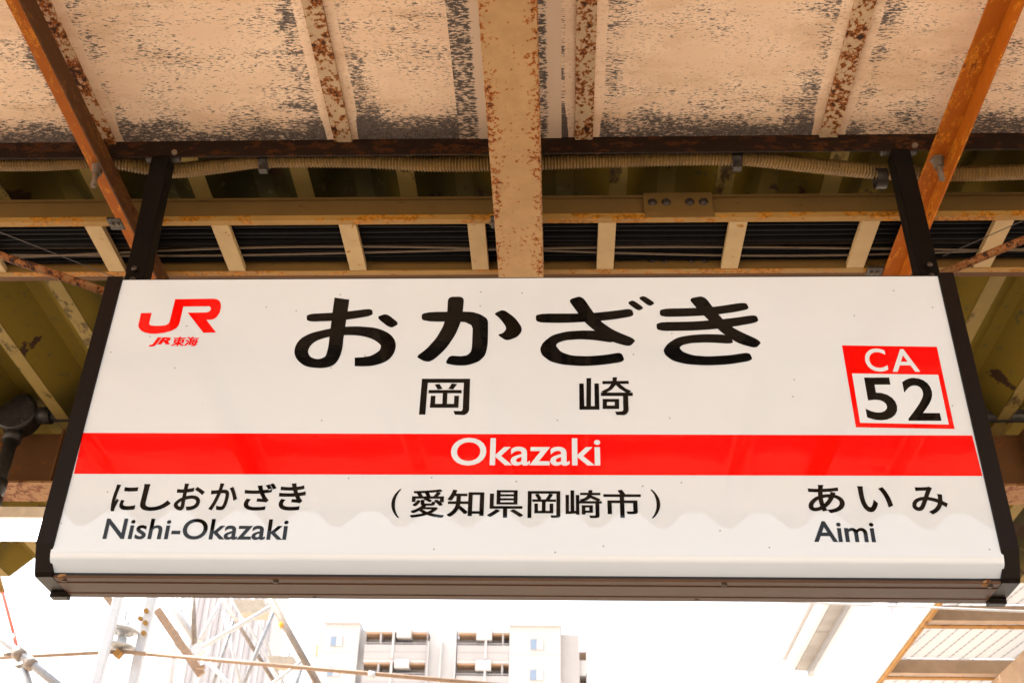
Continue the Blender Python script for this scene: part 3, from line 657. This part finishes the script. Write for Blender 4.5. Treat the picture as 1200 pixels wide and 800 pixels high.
# insulators
ins = thing('disc_insulator', 'pair of grey porcelain disc insulators on the white mast', 'insulator', atY(139, 764, 9.15))
bm = B()
for (x, y, d) in ((144, 736, .135), (141, 755, .13)):
    p = atY(x, y, 9.15); bm = B(); add_lathe(bm, p+V(0, 0, -.02), (.06, 0, 1), [(.03, -.05), (.035, -.01), (.055, -.01), (.06, -.028), (.066, -.008), (.09, -.006), (.095, -.022), (.101, -.004), (.125, -.002), (d, .004), (d-.004, .012), (.07, .032), (.045, .045), (.04, .08)], 28); obj('disc', bm, 'porcelain', ins)
bm = B(); add_tube(bm, [atY(138, 770, 9.15), atY(147, 716, 9.15)], .018, 10); obj('pin', bm, 'galv', ins)
bm = B(); add_bar(bm, atY(136, 764, 9.1), atY(141, 768, 9.1), .07, .06); obj('clevis', bm, 'ochre', ins)
tubes('steady_arm', 'thin tan tube running level from the insulators to the grey scaffold pipe', 'tube', 9.1, [('tube', (-60, 773), (134, 763.5), 4.5, 'brownsteel', 0)])
tubes('long_tube', 'long thin tan tube sloping down past the lattice gantry', 'tube', 9.1, [('tube', (141, 763), (700, 812), 5.0, 'brownsteel', 0), ('clamp', (432, 790), (440, 791), 9, 'white_metal', 0)])
sp = tubes('scaffold_pipe', 'grey scaffold pipe with clamps slanting below the yellow eave', 'pipe', 8.6, [('pipe', (-40, 712), (110, 838), 9.5, 'galv', 0), ('clamp', (18, 762), (26, 769), 15, 'tansteel', 0), ('clamp', (32, 774), (39, 780), 15, 'tansteel', 0), ('branch', (27, 778), (44, 830), 8, 'galv', .05), ('nut', (5, 766), (12, 766), 5, 'tansteel', -.08), ('nut', (19, 779), (24, 781), 5, 'tansteel', -.08)])
pk = tubes('insulating_rod', 'salmon red insulating rod reaching down to the scaffold pipe', 'rod', 8.6, [('rod', (-6, 660), (16.5, 744), 3.6, 'pink', 0), ('end_fitting', (16, 742), (19, 756), 4.5, 'pink', 0), ('end_fitting', (-8, 655), (3, 694), 5.5, 'ochre', 0)])
# lattice gantry
G = [('chord', (298, 668), (392, 836), 8, 'tansteel', 0), ('chord', (240, 668), (346, 838), 4.5, 'tansteel', .7), ('chord', (248, 664), (354, 834), 3.0, 'white_metal', .6),
     ('brace', (231, 761), (322, 708), 5.5, 'white_metal', .1), ('brace', (300, 815), (358, 771), 4.5, 'white_metal', .1), ('brace', (322, 712), (280, 815), 5, 'galv', .35), ('brace', (355, 776), (338, 830), 5, 'galv', .35),
     ('upright', (225.5, 690), (228, 755), 6.0, 'tansteel', .15), ('brace', (204, 696), (224, 744), 2.5, 'galv', .5), ('brace', (262, 698), (228, 762), 5.0, 'white_metal', .8),
     ('brace', (276, 720), (246, 812), 4.5, 'galv', .75), ('brace', (262, 716), (285, 812), 4.0, 'white_metal', .9), ('brace', (296, 700), (318, 770), 3.0, 'white_metal', .8), ('brace', (233, 764), (296, 830), 4.5, 'white_metal', .2),
     ('upright', (214, 690), (196, 830), 7.0, 'white_metal', 1.2), ('upright', (243, 757), (228, 830), 8.0, 'white_metal', .9), ('brace', (188, 690), (231, 752), 8.5, 'white_metal', .25), ('brace', (340, 760), (322, 830), 3.5, 'galv', .8),
     ('marker', (330, 729), (332.5, 733.5), 8.6, 'orange_tape', 0)]
gt = tubes('lattice_gantry', 'tan and white tubular lattice gantry with gusset plates', 'gantry', 10.0, G)
for a, b, c, d in (((272, 702), (308, 702), (314, 717), (281, 718)), ((313, 768), (343, 768), (349, 778), (319, 778))):
    bm = B(); P4 = [atY(*q_, 10.35) for q_ in (a, b, c, d)]
    lo = [bm.verts.new(p) for p in P4]; hi = [bm.verts.new(p+V(0, .25, .02)) for p in P4]
    bm.faces.new(lo); bm.faces.new(hi[::-1])
    for i in range(4): bm.faces.new((lo[i], lo[(i+1) % 4], hi[(i+1) % 4], hi[i]))
    obj('gusset_plate', bm, 'platebeige', gt)
bm = B(); add_bar(bm, atY(184, 714, 10.1), atY(236, 790, 10.1), .075, .03, (0, 1, 0)); obj('flat_strut', bm, 'brownsteel', gt)
bm = B(); add_bar(bm, atY(123, 696, 10.1), atY(136, 712, 10.1), .06, .03, (0, 1, 0)); obj('flat_strut', bm, 'brownsteel', gt)
bm = B(); add_bar(bm, atY(229, 757, 9.95), atY(236, 766, 9.95), .09, .09, (0, 1, 0)); obj('joint', bm, 'white_metal', gt)
bm = B(); add_bar(bm, atY(230, 781, 10.0), atY(240, 781, 10.0), .04, .03, (0, 0, 1)); obj('bracket', bm, 'brownsteel', gt)

# pale clad tower behind the gantry
yt = 42
L_, R__ = atY(222, 740, yt).x, atY(318, 740, yt).x
tw = thing('clad_tower', 'pale lilac ribbed building block behind the lattice gantry', 'building', ((L_+R__)/2, yt, -1.15))
box_obj('wall', (L_, yt, -1.15), (R__, yt+2, Z0+22), 'lilac', tw)
for k in range(14):
    x = L_ + (R__-L_)*(k+.5)/14; box_obj('rib', (x-.035, yt-.06, -1.15), (x+.035, yt-.002, Z0+22), 'lilacrib' if k % 3 == 1 else 'lilac', tw)

# apartment block
ya = 95
def px(x): return atY(x, 760, ya).x
def pz(y): return atY(530, y, ya).z
ap = thing('apartment_block', 'white multi-storey apartment block with open balconies and two plain end towers', 'building', (px(530), ya, -1.15))
def ab(name, x0, x1, y0, y1, mat, d0, d1, parent=ap, zbot=None):
    lo = (px(x0), ya+d0, pz(y1) if zbot is None else zbot); hi = (px(x1), ya+d1, pz(y0)); return box_obj(name, lo, hi, mat, parent)
G0 = -1.15
ab('core_wall', 371, 679, 741, 0, 'bwall', 1.5, 12, zbot=G0)
ab('end_tower', 378.5, 420, 732.5, 0, 'bwall', -.2, 3, zbot=G0); ab('end_tower', 597, 657, 734, 0, 'bwall', -.2, 3, zbot=G0)
ab('parapet_cap', 377.5, 421, 731.2, 732.6, 'bwall2', -.4, 3.2); ab('parapet_cap', 596, 658, 732.6, 734.1, 'bwall2', -.4, 3.2)
ab('wing', 371, 378.4, 737.5, 0, 'bwall2', .5, 2.7, zbot=G0); ab('wing', 420.1, 427, 736.5, 0, 'bwall2', .5, 2.7, zbot=G0); ab('wing', 657.1, 679, 740, 0, 'bwall2', .4, 2.7, zbot=G0)
sc_ = ab('stair_core', 503, 534, 731.5, 0, 'bwall', .2, 2.7, zbot=G0)
for x in (502, 517, 534): ab('fin', x-.9, x+.9, 752, 0, 'bwall', -.3, .4, zbot=G0)
FH = 35.5
for f_ in range(6):
    o_ = FH*f_
    for (x0, x1) in ((427.2, 501), (536, 596.8)):
        ab('slab', x0, x1, 739+o_-3.5, 739+o_+2, 'bwall', -.1, 1.55)
        ab('balcony_ceiling', x0+.3, x1-.3, 739+o_+2.05, 739+o_+3.2, 'bpeach', .1, 1.49)
        ab('parapet', x0, x1, 756+o_, 773+o_, 'bwall2', -.15, .15)
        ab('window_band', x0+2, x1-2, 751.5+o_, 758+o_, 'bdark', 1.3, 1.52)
        ab('column', x0+32, x0+34.5, 741+o_, 772+o_, 'bwall', -.25, 1.2)
    ab('beam_box', 464, 481, 738+o_, 748+o_, 'bwall', -.3, 2.0); ab('beam_box', 558, 576, 738+o_, 750+o_, 'bwall', -.3, 2.0)
    ab('warm_lamp', 562, 565.5, 754+o_, 757.5+o_, 'orange_tape', 1.2, 1.29)
    ab('partition', 444, 446, 742+o_, 772+o_, 'bwall2', 0, 2.5); ab('partition', 588, 590, 742+o_, 772+o_, 'bwall2', 0, 2.5)
    for (x0, x1, y0, y1) in ((387.5, 400.5, 748.3, 758.5), (622, 636, 749.5, 760.8)):
        wn = ab('window', x0-.4, x1+.4, y0-.4+o_, y1+.4+o_, 'bwall2', -.3, -.19)
        ab('pane', x0, (x0+x1)/2-.4, y0+o_, y1+o_, 'glass', -.34, -.29, wn); ab('pane', (x0+x1)/2+.4, x1, y0+o_, y1+o_, 'curtain', -.34, -.29, wn)
    for xx in (447, 470, 486, 545, 567, 583):
        ab('rail_post', xx, xx+.5, 754.2+o_, 756+o_, 'lilacrib', -.12, .12)
    for (x0, x1) in ((427.2, 501), (536, 596.8)):
        ab('handrail', x0, x1, 753.4+o_, 754.2+o_, 'lilacrib', -.12, .1)
        ab('parapet_line', x0, x1, 764+o_, 764.6+o_, 'lilacrib', -.17, -.152)
    for xx in (433, 452, 492, 540, 581): ab('air_conditioner', xx, xx+4.5, 757.5+o_, 763+o_, 'bwall', .5, 1.2)
    ab('drain_pipe', 500.2, 501, 738+o_, 773+o_, 'lilacrib', -.35, -.16); ab('wall_joint', 597, 657, 766+o_, 766.5+o_, 'bwall2', -.215, -.201); ab('wall_joint', 378.5, 420, 766+o_, 766.5+o_, 'bwall2', -.215, -.201)
    ab('side_balcony', 679.1, 688.5, 768+o_, 786+o_, 'bwall', .8, 3); ab('side_recess', 679.2, 687.5, 752+o_, 768+o_, 'bpeach', 2.2, 3)
    ab('side_balcony_post', 687, 688.5, 749+o_, 768+o_, 'bwall', .8, 3); ab('side_recess', 364.5, 370.9, 749+o_, 761+o_, 'bpeach', 1.6, 3)
ab('tank_house', 508, 530, 726, 731.4, 'bwall', 1, 2.6)
am = thing('roof_antenna', 'thin white antenna pole on the apartment block roof', 'antenna', (px(493), ya+3, pz(741)))
bm = B(); add_tube(bm, [(px(493), ya+3, pz(742)), (px(494), ya+3, pz(702))], .09, 8); obj('pole', bm, 'white_metal', am)
for y_, w_ in ((706, 1.2), (711, .9)):
    bm = B(); add_tube(bm, [(px(494)-w_, ya+3, pz(y_)), (px(494)+w_, ya+3, pz(y_))], .05, 6); obj('element', bm, 'white_metal', am)

# white house with a paneled eave, to the right
ze = atY(978, 703, 20).z - Z0
e0 = atZ(984, 690, ze); e1 = atZ(931, 786, ze); e2 = atZ(1003, 690, ze); e3 = atZ(944, 789, ze)
hs_ = thing('white_house', 'white house wall with grey panelled eave beyond the tracks', 'house', (e3.x+3, e1.y-4, -1.15))
xw = (e2.x+e3.x)/2; xe = (e0.x+e1.x)/2
for k in range(5):
    ya0 = 12 + (e1.y-12)*k/5; ya1 = 12 + (e1.y-12)*(k+1)/5-.03
    box_obj('eave_panel', (xe, ya0, Z0+ze), (xw, ya1, Z0+ze+.25), 'eave', hs_)
box_obj('gutter', (xw-.02, 12, Z0+ze-.12), (xw+.1, e1.y, Z0+ze-.002), 'galv', hs_)
box_obj('wall', (xw+.02, 11, -1.15), (xw+9, e1.y-.4, Z0+ze+.2), 'bwall', hs_)
box_obj('gable_end', (xe-.3, e1.y, -1.15), (xw+.02, e1.y+.5, Z0+ze-.4), 'bwall', hs_)
box_obj('fascia', (xe-.12, 11, Z0+ze+.02), (xe-.005, e1.y+.3, Z0+ze+.32), 'bwall', hs_)
for k, d in enumerate((14.6, 17.2)):
    box_obj('downpipe', (xw-.12, d, 0), (xw+.0, d+.12, Z0+ze-.1), 'lilacrib', hs_)
bm = B(); add_prism(bm, [(xe-.2, Z0+ze+.33), (xw+9.2, Z0+ze+.33), (xw+4.4, Z0+ze+2.6)], 1, 11, e1.y+.3); obj('roof', bm, 'bwall2', hs_)

# neighbouring glazed shelter roof, lower right
zs = 3.6
sh = thing('glazed_shelter', 'ochre framed shelter roof glazed with wired translucent sheet', 'shelter', (6, 10, -1.15))
pa = atZ(1098, 700, zs); pb = atZ(1030, 800, zs)
xs = (pa.x+pb.x)/2; xr = atZ(1180, 745, zs).x
yl_ = [atZ(1140, 726, zs).y + 1.48*k for k in range(-3, 8)]
box_obj('fascia', (xs-.02, yl_[0]-.5, Z0+zs+.0), (xs, yl_[-1]+.6, Z0+zs+.36), 'white_metal', sh)
box_obj('edge_angle', (xs+.001, yl_[0]-.5, Z0+zs-.03), (xs+.035, yl_[-1]+.6, Z0+zs+.06), 'ochre', sh)
for k, y in enumerate(yl_):
    pu = box_obj('purlin_or_light_block', (xs+.036, y, Z0+zs-.005), (xs+6, y+.09, Z0+zs+.13), 'beigebeam', sh)
    box_obj('purlin_flange', (xs+.036, y+.091, Z0+zs-.02), (xs+6, y+.17, Z0+zs-.008), 'ochre', sh)
    if k < len(yl_)-1: box_obj('glazing_sheet', (xs+.001, y+.02, Z0+zs+.1405), (xs+6, y+1.47, Z0+zs+.1465), 'glazing', sh)
box_obj('main_rafter', (xr+.25, yl_[2]+.4, Z0+zs-.36), (xr+.40, yl_[-1]+.6, Z0+zs-.021), 'beigebeam', sh)
box_obj('rafter_flange', (xr+.2, yl_[2]+.4, Z0+zs-.375), (xr+.47, yl_[-1]+.6, Z0+zs-.362), 'brownsteel', sh)
for y in (yl_[4], yl_[-1]): box_obj('column', (xr+.25, y, -1.15), (xr+.40, y+.15, Z0+zs-.376), 'beigebeam', sh)
# contact wire
p, q = atY(900, 703.5, 8.2), atY(1200, 716, 8.2); bm = B(); add_tube(bm, [p+(p-q)*1.5, q+(q-p)*2], .009, 8)
tag(obj('contact_wire', bm, 'white_metal'), 'thin pale overhead wire crossing in front of the glazed shelter', 'wire')
